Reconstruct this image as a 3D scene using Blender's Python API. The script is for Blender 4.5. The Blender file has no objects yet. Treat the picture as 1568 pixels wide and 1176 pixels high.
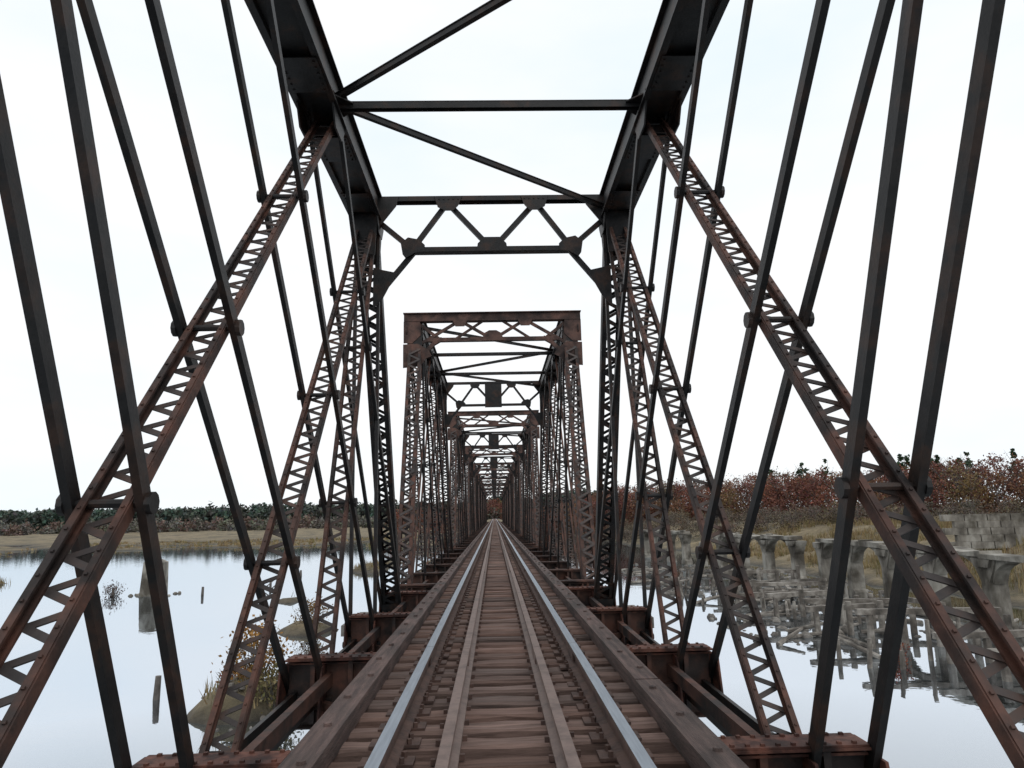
import bpy, math, random
import numpy as np
from mathutils import Vector, Matrix, noise
random.seed(7); rng=np.random.default_rng(7)
scene=bpy.context.scene
V=Vector
# ------------------------------------------------------------------ helpers
class MB:
    def __init__(s): s.v=[]; s.f=[]; s.m=[]
    def add(s,vs,fs,mi=0):
        o=len(s.v); s.v+= [tuple(p) for p in vs]; s.f+=[tuple(i+o for i in f) for f in fs]; s.m+=[mi]*len(fs)
    def obox(s,c,u,v,w,mi=0):
        P=[c+u*a+v*b+w*d for a in(-1,1) for b in(-1,1) for d in(-1,1)]
        s.add(P,[(0,1,3,2),(4,6,7,5),(0,4,5,1),(2,3,7,6),(0,2,6,4),(1,5,7,3)],mi)
    def beam(s,p0,p1,a,b,ref=(1,0,0),mi=0,jit=.025):
        p0=V(p0);p1=V(p1);d=p1-p0;L=d.length
        if L<1e-5:return
        d/=L; r=V(ref); u=(r-d*r.dot(d))
        if u.length<1e-4: u=d.orthogonal()
        u.normalize(); v=d.cross(u)
        a*=1+random.uniform(-jit,jit); b*=1+random.uniform(-jit,jit)
        s.obox((p0+p1)/2,d*(L/2),u*(a/2),v*(b/2),mi)
    def box(s,c,size,mi=0,rz=0):
        c=V(c);R=Matrix.Rotation(rz,3,'Z')
        s.obox(c,R@V((size[0]/2,0,0)),R@V((0,size[1]/2,0)),V((0,0,size[2]/2)),mi)
    def prism(s,poly,n,t,mi=0):
        n=V(n).normalized()*t/2; k=len(poly)
        P=[V(p)-n for p in poly]+[V(p)+n for p in poly]
        F=[tuple(range(k-1,-1,-1)),tuple(range(k,2*k))]+[(i,(i+1)%k,(i+1)%k+k,i+k) for i in range(k)]
        s.add(P,F,mi)
    def cyl(s,p0,p1,r0,r1,n=8,mi=0):
        p0=V(p0);p1=V(p1);d=(p1-p0).normalized();u=d.orthogonal().normalized();w=d.cross(u)
        P=[p0+(u*math.cos(t)+w*math.sin(t))*r0 for t in[2*math.pi*i/n for i in range(n)]]
        P+=[p1+(u*math.cos(t)+w*math.sin(t))*r1 for t in[2*math.pi*i/n for i in range(n)]]
        s.add(P,[(i,(i+1)%n,(i+1)%n+n,i+n) for i in range(n)]+[tuple(range(n-1,-1,-1)),tuple(range(n,2*n))],mi)
    def mesh(s,name,mats):
        me=bpy.data.meshes.new(name); me.from_pydata(s.v,[],s.f)
        for m in mats: me.materials.append(m)
        if len(mats)>1: me.polygons.foreach_set("material_index",s.m)
        me.update(); return me
def empty(name,parent=None,loc=(0,0,0)):
    e=bpy.data.objects.new(name,None); e.empty_display_size=.5; scene.collection.objects.link(e); e.parent=parent; e.location=loc; return e
def obj(name,me,parent=None,loc=(0,0,0)):
    o=bpy.data.objects.new(name,me); scene.collection.objects.link(o); o.parent=parent; o.location=loc; return o
# ------------------------------------------------------------------ materials
def newmat(name):
    m=bpy.data.materials.new(name); m.use_nodes=True; nt=m.node_tree
    b=nt.nodes['Principled BSDF']; return m,nt,b
def N(nt,t,**k):
    n=nt.nodes.new(t)
    for a,b in k.items():
        if a in n.inputs: n.inputs[a].default_value=b
        else: setattr(n,a,b)
    return n
def ramp(nt,stops):
    r=nt.nodes.new('ShaderNodeValToRGB'); e=r.color_ramp.elements
    while len(e)<len(stops): e.new(.5)
    for i,(p,c) in enumerate(stops): e[i].position=p; e[i].color=(*c,1)
    return r
def noisemat(name,stops,scale=2,detail=8,rough=.7,bump=.3,bscale=30,metal=0,stretch=None,stops2=None,scale2=.3,spec=.5,rough2=.6,dist=.02):
    m,nt,b=newmat(name); L=nt.links.new
    tc=N(nt,'ShaderNodeTexCoord'); src=tc.outputs['Object']
    if stretch:
        mp=N(nt,'ShaderNodeMapping'); mp.inputs['Scale'].default_value=stretch; L(src,mp.inputs['Vector']); src=mp.outputs[0]
    n=N(nt,'ShaderNodeTexNoise',Scale=scale,Detail=detail,Roughness=rough2); L(src,n.inputs['Vector'])
    r=ramp(nt,stops); L(n.outputs['Fac'],r.inputs[0]); col=r.outputs[0]
    if stops2:
        n2=N(nt,'ShaderNodeTexNoise',Scale=scale2,Detail=5); L(tc.outputs['Object'],n2.inputs['Vector'])
        r2=ramp(nt,stops2); L(n2.outputs['Fac'],r2.inputs[0])
        mx=N(nt,'ShaderNodeMixRGB',blend_type='MULTIPLY'); mx.inputs[0].default_value=1; L(col,mx.inputs[1]); L(r2.outputs[0],mx.inputs[2]); col=mx.outputs[0]
    L(col,b.inputs['Base Color']); b.inputs['Roughness'].default_value=rough; b.inputs['Metallic'].default_value=metal
    b.inputs['Specular IOR Level'].default_value=spec
    n3=N(nt,'ShaderNodeTexNoise',Scale=bscale,Detail=6); L(src,n3.inputs['Vector'])
    bp=N(nt,'ShaderNodeBump',Strength=bump,Distance=dist); L(n3.outputs['Fac'],bp.inputs['Height']); L(bp.outputs[0],b.inputs['Normal'])
    return m
GR=[(.32,(.45,.45,.47)),(.5,(1,1,1)),(.68,(1.3,1.15,1.1))]
m_dark=noisemat('dark_weathered_steel',[(.35,(.007,.007,.008)),(.5,(.013,.012,.012)),(.6,(.034,.018,.012)),(.72,(.010,.009,.010))],scale=2.2,detail=11,rough=.52,bump=.35,bscale=40,dist=.006,spec=.35,stops2=GR,scale2=5)
m_comp=noisemat('rusted_laced_steel',[(.3,(.012,.011,.012)),(.44,(.032,.022,.019)),(.55,(.095,.044,.031)),(.66,(.05,.03,.024)),(.8,(.018,.016,.017))],scale=1.3,detail=10,rough=.68,bump=.4,bscale=35,dist=.008,spec=.35,stops2=GR,scale2=4)
m_lace=noisemat('lacing_bar_steel',[(.3,(.024,.021,.021)),(.5,(.058,.046,.043)),(.65,(.095,.052,.038))],scale=3,rough=.6,bump=.2,dist=.005,spec=.4)
m_rust=noisemat('red_rusted_steel',[(.3,(.018,.011,.010)),(.45,(.06,.025,.019)),(.58,(.14,.062,.044)),(.72,(.045,.023,.019))],scale=2.5,detail=12,rough=.75,bump=.4,dist=.008,spec=.3,stops2=GR,scale2=5)
m_portal=noisemat('portal_rust_paint',[(.3,(.018,.013,.013)),(.45,(.045,.028,.024)),(.58,(.105,.060,.048)),(.72,(.03,.02,.018))],scale=1.4,detail=11,rough=.75,bump=.3,dist=.006,spec=.3,stops2=GR,scale2=3)
m_railhead=noisemat('polished_rail_head',[(.3,(.36,.41,.47)),(.7,(.53,.58,.64))],scale=6,rough=.38,bump=.05,metal=1,stretch=(8,.4,1),dist=.003)
m_railweb=noisemat('rail_rust',[(.3,(.05,.032,.028)),(.6,(.12,.07,.055))],scale=6,rough=.8)
m_guard=noisemat('guard_rail_rust',[(.3,(.10,.066,.056)),(.55,(.2,.14,.118)),(.75,(.14,.09,.078))],scale=5,rough=.6,dist=.006)
m_curb=noisemat('guard_timber_wood',[(.3,(.045,.033,.03)),(.5,(.105,.076,.066)),(.7,(.18,.13,.112))],scale=4,detail=11,rough=.85,bump=.6,stretch=(6,.5,6),stops2=[(.3,(.5,.5,.5)),(.7,(1.15,1,1))],scale2=1.2)
m_conc=noisemat('old_concrete',[(.3,(.09,.08,.068)),(.46,(.22,.2,.17)),(.62,(.36,.34,.3)),(.8,(.22,.2,.165))],scale=.8,detail=12,rough=.9,bump=.8,bscale=4,stretch=(1,1,.4),stops2=[(.38,(.3,.28,.25)),(.56,(1,1,1))],scale2=.6,dist=.08)
m_rock=noisemat('rubble_stone',[(.3,(.05,.045,.04)),(.5,(.14,.125,.11)),(.7,(.3,.28,.25))],scale=1.2,rough=.9,bump=.7,bscale=6,dist=.05)
m_wood=noisemat('rotten_timber',[(.3,(.04,.035,.03)),(.48,(.15,.13,.11)),(.65,(.38,.35,.31))],scale=1,rough=.9,bump=.5,dist=.03)
m_bark=noisemat('tree_bark',[(.3,(.06,.052,.047)),(.7,(.17,.15,.135))],scale=3,rough=.9)
def attrmat(name,rough=.85,var=.35,scale=8,stretch=None,bump=0):
    m,nt,b=newmat(name);L=nt.links.new
    a=N(nt,'ShaderNodeAttribute',attribute_name='tint')
    tc=N(nt,'ShaderNodeTexCoord'); mp=N(nt,'ShaderNodeMapping'); mp.inputs['Scale'].default_value=stretch or (1,1,1); L(tc.outputs['Object'],mp.inputs[0])
    n=N(nt,'ShaderNodeTexNoise',Scale=scale,Detail=8,Roughness=.65); L(mp.outputs[0],n.inputs['Vector'])
    r=ramp(nt,[(.3,(1-var,)*3),(.7,(1+var,)*3)]); L(n.outputs['Fac'],r.inputs[0])
    mx=N(nt,'ShaderNodeMixRGB',blend_type='MULTIPLY'); mx.inputs[0].default_value=1
    L(a.outputs['Color'],mx.inputs[1]);L(r.outputs[0],mx.inputs[2]);L(mx.outputs[0],b.inputs['Base Color'])
    b.inputs['Roughness'].default_value=rough; b.inputs['Specular IOR Level'].default_value=.25
    if bump:
        bp=N(nt,'ShaderNodeBump',Strength=bump,Distance=.02); L(n.outputs['Fac'],bp.inputs['Height']); L(bp.outputs[0],b.inputs['Normal'])
    return m
m_tie=attrmat('weathered_tie_wood',var=.5,scale=3,stretch=(.6,9,6),bump=.7)
m_leaf=attrmat('foliage_leaves',var=.3,scale=.6)
m_grass=attrmat('dry_grass',var=.3,scale=.3)
def settint(me,cols):
    at=me.attributes.new('tint','FLOAT_COLOR','FACE')
    c=np.ones((len(me.polygons),4),np.float32); c[:,:3]=cols; at.data.foreach_set('color',c.ravel())
# ------------------------------------------------------------------ bridge truss
W=2.62; ZB=-2.35; ZT=6.42
def laced(mm,ml,p0,p1,sep=.37,depth=.27,pitch=.34,mi=0,faces=(-1,1),rivets=True,lw=.058,fl=.09):
    p0=V(p0);p1=V(p1);d=(p1-p0);L=d.length;d/=L;u=V((1,0,0));v=d.cross(u).normalized()
    for sx in(-1,1):
        o=u*sx*sep/2
        mm.beam(p0+o,p1+o,.022,depth,mi=mi)
        for sv in(-1,1):
            q=u*sx*(sep/2-fl/2)+v*sv*(depth/2-.002)
            mm.beam(p0+q,p1+q,fl,.02,mi=mi)
    n=int((L-.7)/pitch)
    for sv in faces:
        for k in range(n*2):
            t0=.35+k*pitch/2; t1=t0+pitch/2
            s0=-1 if k%2 else 1
            off=v*sv*(depth/2+.012+(.013 if k%2 else 0))
            a=p0+d*t0+u*s0*(sep/2-.03)+off; b=p0+d*t1-u*s0*(sep/2-.03)+off
            ml.beam(a,b,.011,lw,ref=v)
        for t in(.2,L-.22):
            ml.beam(p0+d*(t-.2)+v*sv*(depth/2+.042),p0+d*(t+.2)+v*sv*(depth/2+.042),sep+.02,.012)
    if rivets:
        for sx in(-1,1):
            for sv in(-1,1):
                for k in range(int(L/.18)):
                    c=p0+d*(k*.18+.05)+u*sx*(sep/2-fl/2)+v*sv*(depth/2+.012)
                    mm.obox(c,d*.009,u*.009,v*.009,mi)
def rodpair(mr,y0,z0,y1,z1,s,w=.115,t=.06,off=.235):
    for o in(-off,off):
        x=s*W+o; mr.beam((x,y0,z0),(x,y1,z1),t,w)
        for (y,z) in((y0,z0),(y1,z1)): mr.cyl((x-.045,y,z),(x+.045,y,z),.16,.16,14)
def gusset(mb,poly,y,t=.022,mi=0): mb.prism([(x,y,z) for x,z in poly],(0,1,0),t,mi)
def swayframe(mb,y,plate=False,mi=0):
    zt=6.62; zb=5.5; a=.09
    for dy in(-.10,.10):
        mb.beam((-2.42,y+dy,zt),(2.42,y+dy,zt),.02,a,ref=(0,1,0),mi=mi); mb.beam((-2.42,y+dy*.6,zt+.05),(2.42,y+dy*.6,zt+.05),.1,.018,ref=(0,1,0),mi=mi)
        mb.beam((-1.7,y+dy,zb),(1.7,y+dy,zb),.02,a,ref=(0,1,0),mi=mi)
        mb.beam((-1.7,y+dy*.6,zb-.045),(1.7,y+dy*.6,zb-.045),.1,.018,ref=(0,1,0),mi=mi)
    ds=[((-1.68,zb+.02),(-.93,zt-.05)),((-.93,zt-.05),(0,zb+.02)),((0,zb+.02),(.93,zt-.05)),((.93,zt-.05),(1.68,zb+.02))]
    for s in(-1,1):
        ds+=[((s*1.62,zb),(s*2.32,4.62)),((s*1.62,zb),(s*2.42,6.2))]
    for k,(p,q) in enumerate(ds):
        mb.beam((p[0],y+.02*(k%3),p[1]),(q[0],y+.02*(k%3),q[1]),.1,.1,ref=(0,1,0),mi=mi)
    yy=y-.125
    for s in(-1,1):
        gusset(mb,[(s*2.44,6.66),(s*1.95,6.66),(s*2.0,6.45),(s*2.3,6.05),(s*2.44,6.0)],yy,mi=mi)
        gusset(mb,[(s*.62,6.66),(s*1.2,6.66),(s*1.13,6.42),(s*.98,6.34),(s*.8,6.34),(s*.7,6.45)],yy,mi=mi)
        gusset(mb,[(s*1.4,5.44),(s*1.4,5.58),(s*1.52,5.7),(s*1.75,5.75),(s*1.9,5.62),(s*1.86,5.38),(s*1.8,5.3),(s*1.6,5.42)],yy,mi=mi)
        gusset(mb,[(s*2.46,5.1),(s*2.3,5.05),(s*1.98,4.98),(s*2.25,4.45),(s*2.46,4.2)],yy,mi=mi)
        for k in range(5): mb.obox(V((s*(.7+k*.1),yy-.014,6.6)),V((.016,0,0)),V((0,.01,0)),V((0,0,.016)))
    gusset(mb,[(-.32,5.44),(.32,5.44),(.3,5.6),(.16,5.74),(-.16,5.74),(-.3,5.6)],yy,mi=mi)
    if plate: gusset(mb,[(-.42,5.35),(.42,5.35),(.42,6.55),(-.42,6.55)],y-.16,mi=mi)
def portal(mb,y,mi=0):
    yy=y-.28
    mb.beam((-2.98,yy+.05,6.62),(2.98,yy+.05,6.62),.3,.24,ref=(0,1,0),mi=mi)
    mb.beam((-3.0,yy+.03,6.77),(3.0,yy+.03,6.77),.4,.03,ref=(0,1,0),mi=mi)
    mb.beam((-2.2,yy,5.86),(2.2,yy,5.86),.16,.13,ref=(0,1,0),mi=mi)
    for s in(-1,1):
        gusset(mb,[(s*2.99,6.5),(s*2.45,6.5),(s*2.4,6.3),(s*2.42,6.02),(s*2.7,5.75),(s*2.99,5.75)],yy-.07,mi=mi)
        gusset(mb,[(s*3.0,5.7),(s*2.5,5.72),(s*2.15,5.5),(s*2.05,5.3),(s*2.25,5.2),(s*2.42,4.95),(s*3.0,4.9)],yy-.1,.03,mi=mi)
        pts=[(s*2.35,5.2),(s*2.2,5.5),(s*1.98,5.74),(s*1.7,5.9)]
        for a,b in zip(pts,pts[1:]): mb.beam((a[0],yy,a[1]),(b[0],yy,b[1]),.16,.12,ref=(0,1,0),mi=mi)
        mb.beam((s*2.4,yy,5.75),(s*1.15,yy,6.5),.08,.1,ref=(0,1,0),mi=mi)
        mb.beam((s*2.5,yy+.02,6.45),(s*1.8,yy+.02,5.9),.08,.1,ref=(0,1,0),mi=mi)
        mb.beam((s*1.05,yy+.02,6.5),(s*.15,yy+.02,5.95),.08,.1,ref=(0,1,0),mi=mi)
        mb.beam((s*.35,yy+.04,6.5),(s*1.25,yy+.04,5.9),.07,.08,ref=(0,1,0),mi=mi)
        gusset(mb,[(s*.85,6.52),(s*1.35,6.52),(s*1.25,6.3),(s*.95,6.3)],yy-.1,mi=mi)
    gusset(mb,[(-.36,5.8),(.36,5.8),(.3,6.05),(.12,6.15),(-.12,6.15),(-.3,6.05)],yy-.1,mi=mi)
def chord(mb,y0,y1,s):
    x=s*W
    mb.beam((x,y0-.2,ZT+.29),(x,y1+.2,ZT+.29),.60,.022)
    for o in(-.23,.23):
        mb.beam((x+o,y0-.2,ZT),(x+o,y1+.2,ZT),.024,.55)
        mb.beam((x+o+.04*np.sign(o),y0-.2,ZT-.27),(x+o+.04*np.sign(o),y1+.2,ZT-.27),.1,.02)
        mb.beam((x+o+.05*np.sign(o),y0-.2,ZT+.25),(x+o+.05*np.sign(o),y1+.2,ZT+.25),.08,.02)
    mb.beam((x,y0-.1,ZT-.20),(x,y1+.1,ZT-.20),.44,.016)
    k=y0+.6
    while k<y1:
        mb.beam((x,k,ZT-.292),(x,k+.8,ZT-.292),.54,.012)
        for r in range(6):
            for o in(-.22,.22): mb.obox(V((x+o,k+.08+r*.13,ZT-.305)),V((.014,0,0)),V((0,.014,0)),V((0,0,.009)))
        k+=2.06
def build_span(pre,yb0,yt0,yt1,yb1,bot,top,comp,rods,use_portal,sways,plates=()):
    nr=pre=='near'
    mm,ml,mr,mp=MB(),MB(),MB(),MB()
    for s in(-1,1):
        x=s*W
        chord(mr,yt0,yt1,s)
        for a,b in((yb0,yt0),(yb1,yt1)):
            laced(mr if nr else mm,mr if nr else ml,(x,a,ZB),(x,b,ZT-.2),sep=.42,depth=.24,pitch=.40,rivets=nr,lw=.065)
        for a,b in comp: laced(mm,ml,(x,a,ZB),(x,b,ZT-.15),sep=.33,depth=.09,pitch=.25,faces=(1,),rivets=nr,lw=.05,fl=.048)
        for a,b in rods: rodpair(mr,a,ZT-.1,b,ZB,s)
        for (ra,rb) in rods:
            for (ca,cb) in comp:
                den=(rb-ra)-(ca-cb)
                t=(cb-ra)/den
                if .05<t<.95:
                    y=ra+(rb-ra)*t; z=(ZT-.1)+(ZB-ZT+.1)*t
                    mr.cyl((x-.30,y,z),(x+.30,y,z),.03,.03,8)
                    for o in(-.285,.285): mr.cyl((x+o-.02,y,z),(x+o+.02,y,z),.075,.075,10)
        for o in(-.12,.12): mr.beam((x+o,yb0,ZB),(x+o,yb1,ZB),.05,.22)
        for y in top:
            for o in(-.265,.265): mr.prism([(x+o,y-.42,ZT-.1),(x+o,y+.42,ZT-.1),(x+o,y+.42,ZT-.3),(x+o,y+.22,ZT-.58),(x+o,y-.22,ZT-.58),(x+o,y-.42,ZT-.3)],(1,0,0),.025)
        for y in bot:
            for o in(-.27,.27): mp.prism([(x+o,y-.4,ZB-.2),(x+o,y+.4,ZB-.2),(x+o,y+.25,ZB+.45),(x+o,y-.25,ZB+.45)],(1,0,0),.025)
            mr.cyl((x-.36,y,ZB),(x+.36,y,ZB),.055,.055,10)
    for s in(-1,1):
        for y in(yt0,yt1):
            gusset(mr,[(s*2.36,6.2),(s*2.9,6.2),(s*2.85,5.4),(s*2.4,5.3)],y-.32)
            gusset(mr,[(s*2.36,6.2),(s*2.9,6.2),(s*2.85,5.4),(s*2.4,5.3)],y+.32)
    for y in bot:
        zt=-1.83
        mp.beam((-2.86,y,zt),(2.86,y,zt),.34,.02,ref=(0,1,0))
        for s in(-1,1):
            mp.beam((s*1.7,y,zt+.02),(s*2.82,y,zt+.02),.3,.018,ref=(0,1,0))
            if nr:
              for k in range(9):
                for dy in(-.11,.11):
                    mp.obox(V((s*(1.76+k*.12),y+dy,zt+.035)),V((.016,0,0)),V((0,.016,0)),V((0,0,.012)))
        mm.beam((-2.84,y,zt-.42),(2.84,y,zt-.42),.022,.82,ref=(0,1,0))
        for dy in(-.05,.05): mp.beam((-2.85,y+dy*1.3,zt-.05),(2.85,y+dy*1.3,zt-.05),.09,.02,ref=(0,1,0))
        mm.beam((-2.86,y,zt-.84),(2.86,y,zt-.84),.32,.022,ref=(0,1,0))
        for k in range(-5,6):
            if abs(k)>1: mm.beam((k*.5,y-.06,zt-.03),(k*.5,y-.06,zt-.8),.06,.1)
    for s in(-1,1):
        xx=.95
        mm.beam((s*xx,yb0,-2.16),(s*xx,yb1,-2.16),.022,.68)
        mm.beam((s*xx,yb0,-1.835),(s*xx,yb1,-1.835),.26,.02); mm.beam((s*xx,yb0,-2.5),(s*xx,yb1,-2.5),.24,.02)
        mm.beam((s*2.3,yb0,-2.1),(s*2.3,yb1,-2.1),.09,.16)
    for i in range(len(bot)-1):
        a,b=bot[i],bot[i+1]
        mm.beam((-2.5,a,-2.28),(2.5,b,-2.28),.1,.1); mm.beam((2.5,a,-2.4),(-2.5,b,-2.4),.1,.1)
    ZL=ZT-.1
    for i,y in enumerate(top[1:-1]):
        for o in(-.05,.05): mr.beam((-2.4,y+o,ZL-.02),(2.4,y+o,ZL-.02),.016,.10,ref=(0,1,0))
        mr.beam((-2.4,y,ZL+.04),(2.4,y,ZL+.04),.12,.016,ref=(0,1,0))
        for s in(-1,1): mr.prism([(s*2.4,y-.35,ZL+.0),(s*2.4,y+.35,ZL+.0),(s*2.12,y+.1,ZL+.0),(s*2.12,y-.1,ZL+.0)],(0,0,1),.02)
    for i in range(len(top)-1):
        a,b=top[i],top[i+1]
        s=-1 if (len(top)-2-i)%2==0 else 1
        mr.beam((s*2.38,a+.1,ZL+.07),(-s*2.38,b-.1,ZL+.07),.075,.075)
        mr.beam((s*2.38,a+.1,ZL+.12),(-s*2.38,b-.1,ZL+.12),.1,.014)
    for y in sways: swayframe(mr,y,y in plates)
    if use_portal: portal(mp,yt0)
    return [(pre+'_laced_members',mm.mesh(pre+'_laced_members',[m_comp])),(pre+'_lacing_bars',ml.mesh(pre+'_lacing',[m_lace])),
         (pre+'_chords_and_tie_rods',mr.mesh(pre+'_rods',[m_dark])),(pre+'_portal_and_floor_beams',mp.mesh(pre+'_floor',[m_rust if nr else m_portal]))]
bridge=empty('railway_truss_bridge')
bot1=[-2.2,1.9,6.0,10.15,14.3,18.4]; top1=[1.9,6.0,10.15,14.2]
near=build_span('near',-2.2,1.9,14.2,18.4,bot1,top1,[(2.6,10.5),(6.9,14.3),(10.9,14.4),(-1.9,6.0)],
   [(1.8,6.1),(1.8,10.35),(6.1,14.5),(10.15,18.4),(14.25,14.35)],False,[14.2])
sp=empty('span',bridge)
for n,me in near: obj(n,me,sp)
botL=[0,4.1,8.2,12.3,16.4,20.5]; topL=[3.2,7.1,11.0,15.0]
far=build_span('far',0,3.2,15.0,20.5,botL,topL,[(4.4,11.0),(8.6,15.0),(12.8,15.1),(.6,7.1)],
   [(3.3,8.2),(3.3,12.3),(7.1,16.4),(11.0,20.4),(15.1,16.4),(3.2,4.1)],True,[15.0],plates=(15.0,))
NS=9; S0=20.4; P=23.0
for k in range(NS):
    e=empty('span',bridge,(0,S0+k*P,0))
    for n,me in far: obj(n,me,e)
YEND=S0+NS*P
pm=MB()
for k in range(NS+1):
    y=S0+k*P-1.1
    h0,h1=-9,-2.75
    lo=[(-4.2,0),(-3.4,-1.3),(3.4,-1.3),(4.2,0),(3.4,1.3),(-3.4,1.3)]
    pm.add([(a,y+b,h0) for a,b in lo]+[(a*.88,y+b*.85,h1) for a,b in lo],[(i,(i+1)%6,(i+1)%6+6,i+6) for i in range(6)]+[tuple(range(6,12))])
    pm.box((0,y,h1+.1),(7.6,2.5,.25))
obj('stone_piers',pm.mesh('stone_piers',[m_rock]),bridge)
# ------------------------------------------------------------------ track
track=empty('railway_track')
Y0,Y1=-4.,YEND+180
def rail(x,mats,name,ztop,hw=.036,h=.17):
    prof=[(-hw,0),(hw,0),(hw,-.035),(.009,-.05),(.009,-h+.03),(.07,-h+.012),(.07,-h),(-.07,-h),(-.07,-h+.012),(-.009,-h+.03),(-.009,-.05),(-hw,-.035)]
    mb=MB(); n=len(prof); seg=11.9; y=Y0
    while y<Y1:
        a,b=y,min(y+seg-.008,Y1)
        jx=random.uniform(-.003,.003)
        P_=[(x+px+jx,a,ztop+pz) for px,pz in prof]+[(x+px+jx,b,ztop+pz) for px,pz in prof]
        mb.add(P_,[(0,1,1+n,n)],1)
        mb.add(P_,[(i,(i+1)%n,(i+1)%n+n,i+n) for i in range(1,n)]+[tuple(range(n)),tuple(range(2*n-1,n-1,-1))],0)
        for s in(-1,1): mb.box((x+s*.024,b,ztop-.09),(.02,.6,.07),0)
        y+=seg
    obj(name,mb.mesh(name,mats),track)
ZR=-1.34
rail(-.752,[m_railweb,m_railhead],'running_rail_1',ZR,hw=.04); rail(.752,[m_railweb,m_railhead],'running_rail_2',ZR,hw=.04)
rail(-.37,[m_guard,m_guard],'guard_rail_1',ZR-.03,hw=.036,h=.14); rail(.37,[m_guard,m_guard],'guard_rail_2',ZR-.03,hw=.036,h=.14)
tm=MB(); cols=[]; y=Y0; pl=MB()
ZTIE=ZR-.18
while y<Y1:
    w=.212+random.uniform(-.02,.016); rz=random.uniform(-.014,.014); dz=random.uniform(-.012,.004)
    c=V((random.uniform(-.02,.02),y+random.uniform(-.015,.015),ZTIE+dz)); hw=w/2; bl=.02; Lh=1.36+random.uniform(-.03,.03)
    pr=[(-hw,-.26),(hw,-.26),(hw,-bl),(hw-bl,0),(-hw+bl,0),(-hw,-bl)]
    R=Matrix.Rotation(rz,3,'Z'); nseg=8 if y<60 else 2
    vs=[]
    for i in range(nseg+1):
        xx=-Lh+2*Lh*i/nseg
        for (a,b) in pr:
            j=random.uniform(-.009,.009)
            vs.append(c+R@V((xx,a+j,b+ (j if b>-.2 else 0))))
    fs=[]
    for i in range(nseg):
        for k in range(6): fs.append((i*6+k,i*6+(k+1)%6,(i+1)*6+(k+1)%6,(i+1)*6+k))
    fs+=[tuple(range(5,-1,-1)),tuple(range(nseg*6,nseg*6+6))]
    tm.add(vs,fs)
    g=random.uniform(.65,1.3); hue=random.uniform(-.012,.014)
    cols+= [(.155*g+hue,.103*g,.086*g-hue*.3)]*len(fs)
    if y<70:
        for s in(-1,1):
            pl.box((s*.752,y,ZTIE+.008),(.34,.17,.02),0)
            for dx,dy in((-.1,-.06),(.1,.06),(-.1,.06),(.1,-.06)): pl.box((s*.752+dx,y+dy,ZTIE+.03),(.026,.03,.045),0,random.uniform(0,1))
            for dx in(-.09,.09): pl.box((s*.37+dx,y+.04*np.sign(dx),ZTIE+.016),(.03,.03,.035),0)
    y+=.385
me=tm.mesh('wooden_ties',[m_tie]); settint(me,np.array(cols)); obj('wooden_ties',me,track)
obj('tie_plates_and_spikes',pl.mesh('plates',[m_railweb]),track)
cm=MB()
for s in(-1,1):
    y=Y0
    while y<YEND:
        l=random.uniform(5,6.2); cm.beam((s*1.215+random.uniform(-.008,.008),y,ZTIE+.065+random.uniform(-.004,.004)),(s*1.215,min(y+l-.02,YEND),ZTIE+.065),.2,.14); y+=l
    y=Y0
    while y<60:
        cm.cyl((s*1.215+.03*math.sin(y*3),y,ZTIE+.13),(s*1.215+.03*math.sin(y*3),y,ZTIE+.155),.032,.028,8); y+=.77
obj('guard_timbers',cm.mesh('guard_timbers',[m_curb]),track)
# ------------------------------------------------------------------ terrain
ZW=-7.
def ss(a,b,x):
    t=min(1,max(0,(x-a)/(b-a))); return t*t*(3-2*t)
def fb(x,y,s,o=0): return noise.fractal(V((x/s+o,y/s-o,o*.7)),1.0,2.0,4)
def H(x,y):
    n=fb(x,y,22,3.1); n2=fb(x,y,7,9.2)
    h=-8.6
    xs=35+ (0 if y<60 else (y-60)*-.05)
    s=ss(xs-4,xs+3,x+2*n+1.5*n2); h=max(h,-8.6+s*2.1+ss(xs+3,xs+19,x+2*n)*4.1+.25*n2)
    h+=ss(85,190,x+y*.25-20)*ss(60,90,x+y*.3)*3.0 if x>40 else 0
    q=ss(12,18,x)*ss(34,44,y)*(1-ss(100,120,y)); h=max(h,-8.6+q*(1.05+.9*n2+.5*n))
    q=(1-ss(-24,-8,x))*ss(165,240,y+70*n); h=max(h,-8.2+q*(1.3+.8*n2+.5*n))
    q=(1-ss(-64,-52,x))*ss(62,80,y+12*n)*(1-ss(92,105,y)); h=max(h,-8.2+q*(1.25+.5*n2))
    q=(1-ss(-9,-5,x))*ss(-24,-18,x)*ss(56,70,y); h=max(h,-8.4+q*(1.05+1.5*n2))
    for (mx,my,mr,mh) in((-9.6,29,2.6,.9),(-12,48,3,.7)):
        d=math.hypot(x-mx,y-my)/mr; 
        if d<1.4: h=max(h,-8.0+(1-ss(.2,1.4,d))*(1.0+mh+.5*n2))
    s=ss(YEND+15,YEND+60,y+14*n); h=max(h,-8.6+s*(2.0+.3*n2)+ss(YEND+60,YEND+180,y)*2)
    if y>YEND-6: 
        e=1-ss(2.6,9,abs(x)); h=max(h,h*(1-e)+e*(-1.72) )
    h+=ss(500,1500,y)*3
    return h
def axis(parts):
    o=[]
    for a,b,st in parts:
        k=a
        while k<b-1e-6: o.append(k); k+=st
    o.append(parts[-1][1]); return o
xs=axis([(-2500,-600,190),(-600,-200,25),(-200,-80,6),(-80,-30,2.5),(-30,60,1.0),(60,140,4),(140,600,30),(600,2500,190)])
ys=axis([(-150,20,17),(20,110,1.1),(110,260,3),(260,500,10),(500,4000,250)])
vs=[(x,y,H(x,y)) for y in ys for x in xs]; nx=len(xs)
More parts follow.
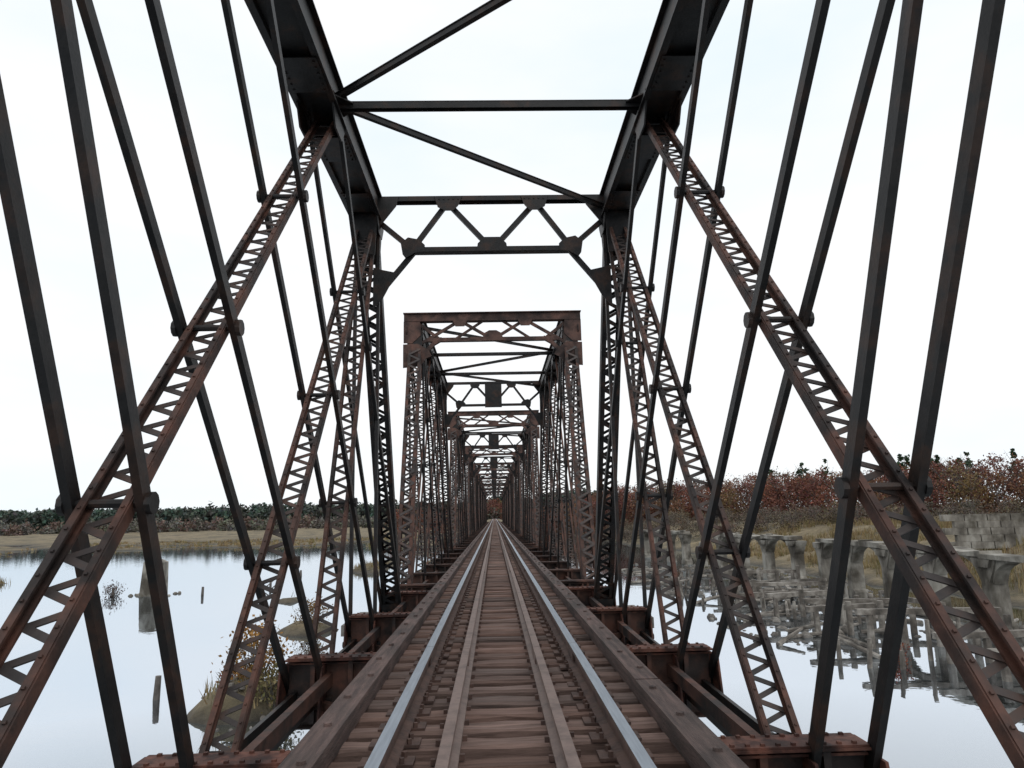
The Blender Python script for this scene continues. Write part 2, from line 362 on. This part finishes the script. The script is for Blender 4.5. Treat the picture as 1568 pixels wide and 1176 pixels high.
fs=[(j*nx+i,j*nx+i+1,(j+1)*nx+i+1,(j+1)*nx+i) for j in range(len(ys)-1) for i in range(nx-1)]
gme=bpy.data.meshes.new('ground'); gme.from_pydata(vs,[],fs)
m,nt,b=newmat('marsh_ground'); L=nt.links.new
geo=N(nt,'ShaderNodeNewGeometry'); sx=N(nt,'ShaderNodeSeparateXYZ'); L(geo.outputs['Position'],sx.inputs[0])
n1=N(nt,'ShaderNodeTexNoise',Scale=.08,Detail=10,Roughness=.65); L(geo.outputs['Position'],n1.inputs['Vector'])
r1=ramp(nt,[(.3,(.07,.062,.042)),(.42,(.15,.12,.07)),(.52,(.25,.195,.115)),(.6,(.12,.10,.06)),(.72,(.10,.075,.05))]); L(n1.outputs['Fac'],r1.inputs[0])
n2=N(nt,'ShaderNodeTexNoise',Scale=1.3,Detail=10,Roughness=.7); L(geo.outputs['Position'],n2.inputs['Vector'])
r2=ramp(nt,[(.3,(.5,.5,.5)),(.7,(1.2,1.2,1.2))]); L(n2.outputs['Fac'],r2.inputs[0])
mx=N(nt,'ShaderNodeMixRGB',blend_type='MULTIPLY'); mx.inputs[0].default_value=1; L(r1.outputs[0],mx.inputs[1]); L(r2.outputs[0],mx.inputs[2])
mr_=N(nt,'ShaderNodeMapRange'); mr_.inputs['From Min'].default_value=-7.0; mr_.inputs['From Max'].default_value=-6.5; L(sx.outputs['Z'],mr_.inputs['Value'])
mud=ramp(nt,[(.3,(.03,.026,.02)),(.7,(.10,.085,.065))]); L(n2.outputs['Fac'],mud.inputs[0])
m2=N(nt,'ShaderNodeMixRGB'); L(mr_.outputs[0],m2.inputs[0]); L(mud.outputs[0],m2.inputs[1]); L(mx.outputs[0],m2.inputs[2])
L(m2.outputs[0],b.inputs['Base Color']); b.inputs['Roughness'].default_value=.95
bp=N(nt,'ShaderNodeBump',Strength=.8,Distance=.3); L(n2.outputs['Fac'],bp.inputs['Height']); L(bp.outputs[0],b.inputs['Normal'])
gme.materials.append(m); obj('ground',gme)
wm=bpy.data.meshes.new('water'); wm.from_pydata([(-4000,-400,ZW),(4000,-400,ZW),(4000,4500,ZW),(-4000,4500,ZW)],[],[(0,1,2,3)])
m,nt,b=newmat('river_water'); L=nt.links.new
b.inputs['Base Color'].default_value=(.03,.038,.028,1); b.inputs['Roughness'].default_value=.3
gl=N(nt,'ShaderNodeBsdfGlossy'); gl.inputs['Roughness'].default_value=.02; gl.inputs['Color'].default_value=(.72,.78,.85,1)
lw=N(nt,'ShaderNodeFresnel'); lw.inputs['IOR'].default_value=1.33
mp=N(nt,'ShaderNodeMapRange'); mp.inputs['From Min'].default_value=.02; mp.inputs['From Max'].default_value=.28; mp.inputs['To Min'].default_value=.2; mp.inputs['To Max'].default_value=.95
L(lw.outputs[0],mp.inputs['Value'])
mxs=N(nt,'ShaderNodeMixShader'); L(mp.outputs[0],mxs.inputs[0]); L(b.outputs[0],mxs.inputs[1]); L(gl.outputs[0],mxs.inputs[2])
L(mxs.outputs[0],nt.nodes['Material Output'].inputs['Surface'])
geo=N(nt,'ShaderNodeNewGeometry'); nn=N(nt,'ShaderNodeTexNoise',Scale=.9,Detail=3); L(geo.outputs['Position'],nn.inputs['Vector'])
bp=N(nt,'ShaderNodeBump',Strength=.14,Distance=.05); L(nn.outputs['Fac'],bp.inputs['Height']); L(bp.outputs[0],gl.inputs['Normal'])
wm.materials.append(m); obj('water',wm)
# ------------------------------------------------------------------ foliage
def quads(C,S):
    n=len(C); a=rng.normal(size=(n,3)); a/=np.linalg.norm(a,axis=1)[:,None]
    b=rng.normal(size=(n,3)); b-=a*(a*b).sum(1)[:,None]; b/=np.linalg.norm(b,axis=1)[:,None]
    a=a*S[:,None]; b=b*(S*.6)[:,None]
    return np.stack([C-a,C+b*.9,C+a,C-b],1).reshape(-1,3)
class Fol:
    def __init__(s): s.Q=[];s.C=[];s.tr=MB()
    def leaves(s,C,S,col):
        s.Q.append(quads(C,S)); s.C.append(col)
    def tree(s,x,y,z,h,r,col,nl,ls,nclump=16,conic=False,trunk=True,low=.25):
        col=np.array(col)
        if trunk:
            s.tr.cyl((x,y,z-.3),(x+random.uniform(-.3,.3),y,z+h*.9),.022*h*.5,.02,6)
            for k in range(10):
                t=random.uniform(.3,.7); a=random.uniform(0,6.28); l=r*random.uniform(.5,.95)
                s.tr.cyl((x,y,z+h*t),(x+math.cos(a)*l,y+math.sin(a)*l,z+h*min(1.03,t+.36)),.006*h,.01,4)
        for k in range(nclump):
            if conic:
                t=random.random()**1.3; cz=low+(1-low)*t; rr=r*(1-t)*1.0; cs=r*(.45*(1-t)+.12)
            else:
                t=random.random(); cz=low+(1-low)*t*.92; rr=r*math.sqrt(max(.05,1-(2*t-.9)**2))*random.uniform(.4,1); cs=r*random.uniform(.25,.45)
            a=random.uniform(0,6.283); c=np.array([x+math.cos(a)*rr*.8,y+math.sin(a)*rr*.8,z+h*cz])
            n=max(4,int(nl/nclump)); p=rng.normal(size=(n,3))*cs*.6; p[:,2]*=.75
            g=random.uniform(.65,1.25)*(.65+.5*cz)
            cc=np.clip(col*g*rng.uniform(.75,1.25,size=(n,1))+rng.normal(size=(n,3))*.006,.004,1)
            s.leaves(c+p,ls*rng.uniform(.6,1.4,size=n),cc)
    def done(s,name):
        e=empty(name)
        v=np.concatenate(s.Q); c=np.concatenate(s.C); n=len(c)
        me=bpy.data.meshes.new(name+'_leaves'); me.vertices.add(4*n); me.vertices.foreach_set('co',v.ravel().astype(np.float32))
        me.loops.add(4*n); me.loops.foreach_set('vertex_index',np.arange(4*n,dtype=np.int32))
        me.polygons.add(n); me.polygons.foreach_set('loop_start',np.arange(0,4*n,4,dtype=np.int32)); me.polygons.foreach_set('loop_total',np.full(n,4,dtype=np.int32))
        me.update(calc_edges=True); me.materials.append(m_leaf); settint(me,c); obj('leaves',me,e)
        if s.tr.v: obj('trunks',s.tr.mesh(name+'_trunks',[m_bark]),e)
REDS=[(.155,.062,.045),(.18,.07,.046),(.14,.062,.05),(.185,.095,.055),(.17,.125,.065),(.13,.10,.068),(.2,.13,.06)]
F=Fol()
def along(pts,t):
    seg=[math.dist(pts[i],pts[i+1]) for i in range(len(pts)-1)]; T=t*sum(seg)
    for i,l in enumerate(seg):
        if T<=l: k=T/l; return (pts[i][0]*(1-k)+pts[i+1][0]*k,pts[i][1]*(1-k)+pts[i+1][1]*k)
        T-=l
    return pts[-1]
ROW=[(14,275),(40,215),(72,160),(105,130),(140,105),(170,80)]
for rank in range(3):
    for k in range(76):
        x,y=along(ROW,(k+random.random())/76); d=rank*13+random.uniform(-4,4)
        x+=d*.6;y+=d
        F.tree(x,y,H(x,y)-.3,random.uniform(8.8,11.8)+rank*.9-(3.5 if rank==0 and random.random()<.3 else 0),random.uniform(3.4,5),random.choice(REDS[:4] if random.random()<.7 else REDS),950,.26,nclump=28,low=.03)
for k in range(330):
    x,y=along([(26,200),(46,128),(60,92),(88,64)],random.random()); x+=random.uniform(-5,14); y+=random.uniform(-6,16)
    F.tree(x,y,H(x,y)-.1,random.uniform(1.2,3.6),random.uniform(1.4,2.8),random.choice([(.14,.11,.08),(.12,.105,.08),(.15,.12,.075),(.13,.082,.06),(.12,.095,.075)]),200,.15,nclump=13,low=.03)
F.done('autumn_tree_line')
F=Fol()
for k in range(46):
    x,y=along([(110,270),(150,220),(215,170),(260,120)],k/45); x+=random.uniform(-6,6); y+=random.uniform(-5,15)
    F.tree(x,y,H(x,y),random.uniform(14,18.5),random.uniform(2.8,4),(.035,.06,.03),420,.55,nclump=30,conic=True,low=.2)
F.done('pine_tree_line')
F=Fol()
for rank in range(2):
  for k in range(380):
    t=k/379; x=-700+t*780+random.uniform(-3,3); y=520+rank*45+random.uniform(-15,15)
    F.tree(x,y,H(x,y)-1,random.uniform(15.5,17.5)+2*fb(x,0,90)+(2 if random.random()<.06 else 0),random.uniform(5,7.5),random.choice([(.06,.088,.07),(.068,.095,.075),(.075,.09,.075),(.085,.088,.075)]),170,1.5,nclump=16,trunk=False,low=.0)  # greens lightened and slightly blued: distance haze painted into the leaf colours
F.done('distant_conifer_line')
F=Fol()
for k in range(480):
    t=k/479; x=-520+t*580+random.uniform(-3,3); y=395+random.uniform(-5,90)
    F.tree(x,y,H(x,y)-.8,random.uniform(4,8.5),random.uniform(3.5,6),random.choice([(.14,.125,.11),(.13,.125,.115),(.16,.11,.09),(.12,.12,.09),(.15,.14,.12)]),130,.85,nclump=12,trunk=False,low=.0)  # scrub tints lightened as well, haze put into their colour
for k in range(70):
    x=random.uniform(-40,60); y=YEND+random.uniform(150,200) if abs(x)<10 else YEND+random.uniform(50,110)
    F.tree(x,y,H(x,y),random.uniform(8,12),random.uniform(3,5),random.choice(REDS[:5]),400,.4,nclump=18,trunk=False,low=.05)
F.done('distant_brown_scrub')
def shrub(name,x,y,h,r,col,n=900,ls=.08):
    F=Fol(); z=max(H(x,y),ZW); F.tree(x,y,z-.1,h,r,col,n,ls,nclump=24,trunk=False,low=.1)
    for k in range(26):
        a=random.uniform(0,6.28); l=r*random.uniform(.3,1); F.tr.cyl((x+random.uniform(-.2,.2),y,z-.2),(x+math.cos(a)*l,y+math.sin(a)*l,z+h*random.uniform(.6,1)),.02,.005,4)
    F.done(name)
shrub('autumn_shrub',-9.4,29.5,2.1,1.3,(.3,.16,.05),1300)
shrub('autumn_shrub',-8.2,28.0,1.4,1.1,(.16,.13,.06))
shrub('autumn_shrub',-10.6,31,1.3,1.0,(.24,.09,.06),700)
shrub('autumn_shrub',-12,48,1.3,1.3,(.2,.12,.05),700)
shrub('autumn_shrub',-38,74,1.3,1.2,(.08,.045,.035),400)
shrub('autumn_shrub',18.5,34,.9,.7,(.25,.09,.06),400,.06)
gm=MB(); gc=[]
def blades(n,fx,fy,hmin,hmax,cond,wd=.05):
    c=0;t=0
    while c<n and t<n*6:
        t+=1; x=random.uniform(*fx);y=random.uniform(*fy);z=H(x,y)
        if not cond(x,y,z): continue
        if fb(x,y,5,4)<-.12 : continue
        c+=1; base=random.choice([(.3,.22,.11),(.25,.18,.09),(.34,.27,.15),(.18,.12,.06),(.17,.15,.06)])
        for q in range(5):
            xx=x+random.gauss(0,.15);yy=y+random.gauss(0,.15);h=random.uniform(hmin,hmax);a=random.uniform(0,3.14);l=random.gauss(0,.25)*h
            gm.add([(xx-wd*math.cos(a),yy-wd*math.sin(a),z-.05),(xx+wd*math.cos(a),yy+wd*math.sin(a),z-.05),(xx+l,yy+l*.5,z+h)],[(0,1,2)])
            g=random.uniform(.7,1.2); gc.append(tuple(k*g for k in base))
blades(7000,(30,62),(34,125),.4,1.0,lambda x,y,z:z>-6.5,.035)
blades(300,(12,28),(40,90),.2,.45,lambda x,y,z:z>-6.85,.03)
blades(1600,(-140,-24),(170,260),.4,.9,lambda x,y,z:z>-6.95,.1)
blades(450,(-66,-52),(64,104),.5,1.0,lambda x,y,z:z>-6.95,.05)
blades(600,(-24,-6),(26,110),.3,.7,lambda x,y,z:z>-6.85,.03)
me=gm.mesh('marsh_grass',[m_grass]); settint(me,np.array(gc)); obj('marsh_grass',me)
# ------------------------------------------------------------------ concrete arcade ruins
def arcade(name,p0,p1,bay,ztop,zbot,thick,skip=()):
    p0=V((*p0,0));p1=V((*p1,0));d=(p1-p0);L=d.length;d/=L;nrm=V((-d.y,d.x,0)); mb=MB(); n=int(L/bay)
    for i in range(n+1):
        a=p0+d*(i*bay); pw=.42
        zt=ztop+random.uniform(-.1,.06)
        if i in skip: 
            mb.prism([a-d*pw+V((0,0,zbot-1)),a+d*pw+V((0,0,zbot-1)),a+d*(pw*.8)+V((0,0,zt-1.6)),a+V((0,0,zt-1.2)),a-d*pw*.9+V((0,0,zt-1.9))],nrm,thick*.8); continue
        prof=[(-.75,zbot-2),(.75,zbot-2),(.72,zbot+.45),(pw,zbot+.7),(pw*.9,zt-1.7),(.7,zt-1.15),(1.05,zt-.42),(-1.05,zt-.42),(-.7,zt-1.15),(-pw*.9,zt-1.7),(-pw,zbot+.7),(-.72,zbot+.45)]
        mb.prism([a+d*x+V((0,0,z)) for x,z in prof],nrm,thick*random.uniform(.96,1.02))
        mb.prism([a+d*x+V((0,0,z)) for x,z in [(-.62,zt-.9),(.62,zt-.9),(.85,zt-.45),(-.85,zt-.45)]],nrm,thick*1.35)
        if i==n or (i+1) in skip: continue
        x0=.5;x1=bay-.5;K=12; zs=zt-1.7; rise=1.35
        xsn=[x0+(x1-x0)*k/K for k in range(K+1)]
        f=lambda x:zs+rise*math.sqrt(max(0,1-((2*(x-x0)/(x1-x0))-1)**2))
        for k in range(K):
            pa=[(xsn[k],f(xsn[k])),(xsn[k+1],f(xsn[k+1])),(xsn[k+1],zt-.3),(xsn[k],zt-.3)]
            mb.prism([a+d*x+V((0,0,z)) for x,z in pa],nrm,thick*.8)
        mb.prism([a+d*x+V((0,0,z)) for x,z in[(-.1,zt-.34),(bay+.1,zt-.34),(bay+.05,zt+random.uniform(-.1,.06)),(bay*.6,zt+random.uniform(-.1,.06)),(bay*.3,zt+random.uniform(-.15,.05)),(0,zt)]],nrm,thick+.3+random.uniform(-.05,.1))
        if random.random()<.4:
            c=a+d*random.uniform(0,bay)+nrm*random.uniform(-1,1)*thick*.4; mb.box((c.x,c.y,zt+.06),(random.uniform(.3,.9),random.uniform(.3,.7),random.uniform(.12,.25)),0,random.random())
    obj(name,mb.mesh(name,[m_conc]))
arcade('concrete_arcade_ruin',(27.4,29),(29.0,64),5.8,-2.55,-7.0,1.0)
arcade('concrete_arcade_ruin',(29.0,69.6),(24.0,116),5.8,-2.6,-7.0,1.0,skip=(4,))
mb=MB()
for r in range(5):
    for k in range(16):
        t=k+.5*(r%2); mb.box((42.5+t*1.9,66-.4*t+ .1*r,-3.6+r*.62),(1.86,.9-.08*r,.6),0,-.2+random.uniform(-.01,.01))
obj('block_retaining_wall',mb.mesh('block_retaining_wall',[m_conc]))
def rock(mb,x,y,z,s):
    n=random.randint(6,8); base=[(math.cos(2*math.pi*i/n)*random.uniform(.7,1.1)*s,math.sin(2*math.pi*i/n)*random.uniform(.7,1.1)*s*.8) for i in range(n)]
    a=random.uniform(0,6.28);ca,sa=math.cos(a),math.sin(a)
    base=[(p*ca-q*sa,p*sa+q*ca) for p,q in base]; h=s*random.uniform(.5,1.0)
    vs=[(x+p,y+q,z-.3*s) for p,q in base]+[(x+p*.95,y+q*.95,z+h*.45*random.uniform(.8,1.2)) for p,q in base]+[(x+p*.5,y+q*.5,z+h*random.uniform(.8,1.05)) for p,q in base]
    fs=[(i,(i+1)%n,(i+1)%n+n,i+n) for i in range(n)]+[(i+n,(i+1)%n+n,(i+1)%n+2*n,i+2*n) for i in range(n)]+[tuple(range(2*n,3*n))]
    mb.add(vs,fs)
rb=MB()
for k in range(1100):
    x=random.uniform(14,33);y=random.uniform(38,100)
    if fb(x,y,8,1.5)<.0: continue
    rock(rb,x,y,max(H(x,y),ZW-.05),random.choice([.1,.14,.18,.25,.38]))
for k in range(60): 
    a=random.uniform(0,6.28);r=random.uniform(0,2.4); x=-9.6+math.cos(a)*r;y=29+math.sin(a)*r*1.2; rock(rb,x,y,max(H(x,y),ZW),random.uniform(.06,.17))
for k in range(25):
    x=random.uniform(-22,-11);y=random.uniform(60,110)
    if H(x,y)>-7.2: rock(rb,x,y,max(H(x,y),ZW),random.uniform(.1,.25))
obj('rubble_stones',rb.mesh('rubble_stones',[m_rock]))
tb=MB()
for row in range(11):
    y=29.5+row*3.9+random.uniform(-.4,.4); x0=18.0+random.uniform(-1.5,1.5)+row*.1+(1.2 if row<3 else 0); n=random.randint(4,5)
    zt=ZW+random.uniform(.8,1.7)
    for k in range(n):
        x=x0+k*1.8; tb.cyl((x,y,ZW-1.5),(x+random.uniform(-.12,.12),y+random.uniform(-.1,.1),zt+random.choice([0,0,.5,-.2])),.2,.17,8)
    tb.beam((x0-.6,y,zt+.13),(x0+(n-1)*1.8*random.uniform(.5,1)+.6,y+random.uniform(-.5,.5),zt+.13+random.uniform(-.2,.2)),.34,.28,ref=(0,1,0))
    if random.random()<.55: tb.beam((x0+random.uniform(0,6),y,zt+.36),(x0+random.uniform(1,7),y+3.9,zt+random.uniform(-.5,.3)),.26,.24)
obj('ruined_pile_trestle',tb.mesh('ruined_pile_trestle',[m_wood]))
lb=MB()
for k in range(60):
    x=random.uniform(15,29);y=random.uniform(36,92);a=random.uniform(-.6,.6)+(math.pi/2 if random.random()<.35 else 0);l=random.uniform(1,3.0)
    z=max(H(x,y),ZW)+.1
    lb.cyl((x-math.cos(a)*l,y-math.sin(a)*l,z-.05),(x+math.cos(a)*l,y+math.sin(a)*l,z+random.uniform(-.1,.6)),.14,.08,7)
for k in range(45):
    x=random.uniform(15,28);y=random.uniform(31,85); lb.cyl((x,y,ZW-1),(x+random.uniform(-.3,.3),y,ZW+random.uniform(.3,1.8)),.13,.1,7)
obj('driftwood_logs',lb.mesh('driftwood_logs',[m_wood]))
mb=MB(); x,y=-34,74
mb.prism([(x-1.1,y,ZW-1),(x+1.1,y,ZW-1),(x+.95,y,ZW+3.2),(x+.3,y,ZW+3.5),(x-.8,y,ZW+3.3)],(0,1,0),1.6)
for k in range(14): rock(mb,x+random.uniform(-2.6,2.6),y+random.uniform(-1.5,1.5),ZW,random.uniform(.15,.35))
obj('concrete_pier_stub',mb.mesh('concrete_pier_stub',[m_conc]))
sb=MB()
for (x,y,h) in((-38,74,.8),(-35.6,66,.4),(-28.8,73,.8),(-24.5,78,.6),(-23.9,78.6,.7),(-13.9,31,.9),(-25,95,.7)):
    sb.cyl((x,y,ZW-1),(x+random.uniform(-.1,.1),y,ZW+h),.17,.12,8)
sb.cyl((-24,76,ZW),(-23,77.5,ZW+1.1),.08,.04,6); sb.cyl((-23.4,77,ZW),(-22.3,76,ZW+.8),.07,.03,6)
obj('river_pilings',sb.mesh('river_pilings',[m_bark]))
# ------------------------------------------------------------------ sky & light
w=bpy.data.worlds.new('World'); scene.world=w; w.use_nodes=True; nt=w.node_tree; L=nt.links.new
bg=nt.nodes['Background']; sky=nt.nodes.new('ShaderNodeTexSky'); sky.sky_type='NISHITA'; sky.sun_disc=False
sky.sun_elevation=math.radians(48); sky.sun_rotation=math.radians(150)
tc=N(nt,'ShaderNodeTexCoord'); mp=N(nt,'ShaderNodeMapping'); mp.inputs['Scale'].default_value=(1,1,3); L(tc.outputs['Generated'],mp.inputs[0])
cn=N(nt,'ShaderNodeTexNoise',Scale=1.6,Detail=6,Roughness=.5); L(mp.outputs[0],cn.inputs['Vector'])
cr=ramp(nt,[(.36,(9.2,10.2,10.9)),(.58,(10.8,10.9,11.0))]); L(cn.outputs['Fac'],cr.inputs[0])
mx=N(nt,'ShaderNodeMixRGB'); mx.inputs[0].default_value=.93; L(sky.outputs[0],mx.inputs[1]); L(cr.outputs[0],mx.inputs[2])
L(mx.outputs[0],bg.inputs[0]); bg.inputs[1].default_value=.1
sl=bpy.data.lights.new('sun','SUN'); sl.energy=.6; sl.angle=math.radians(20); sl.color=(1,.97,.93)
so=bpy.data.objects.new('sun',sl); scene.collection.objects.link(so)
el=math.radians(48); az=math.radians(150); dv=V((math.sin(az)*math.cos(el),math.cos(az)*math.cos(el),math.sin(el)))
so.rotation_euler=dv.to_track_quat('Z','Y').to_euler()
# ------------------------------------------------------------------ camera
cd=bpy.data.cameras.new('camera'); co=bpy.data.objects.new('camera',cd); scene.collection.objects.link(co)
cd.lens=25.0; cd.sensor_width=36; cd.clip_start=.05; cd.clip_end=8000
R=Matrix.Rotation(math.radians(-1.63),4,'Z')@Matrix.Rotation(math.radians(90+10.48),4,'X')@Matrix.Rotation(math.radians(-1.3),4,'Z')
co.matrix_world=Matrix.Translation((-.05,0,0))@R
scene.camera=co
scene.view_settings.view_transform='Standard'; scene.view_settings.look='None'; scene.view_settings.exposure=0
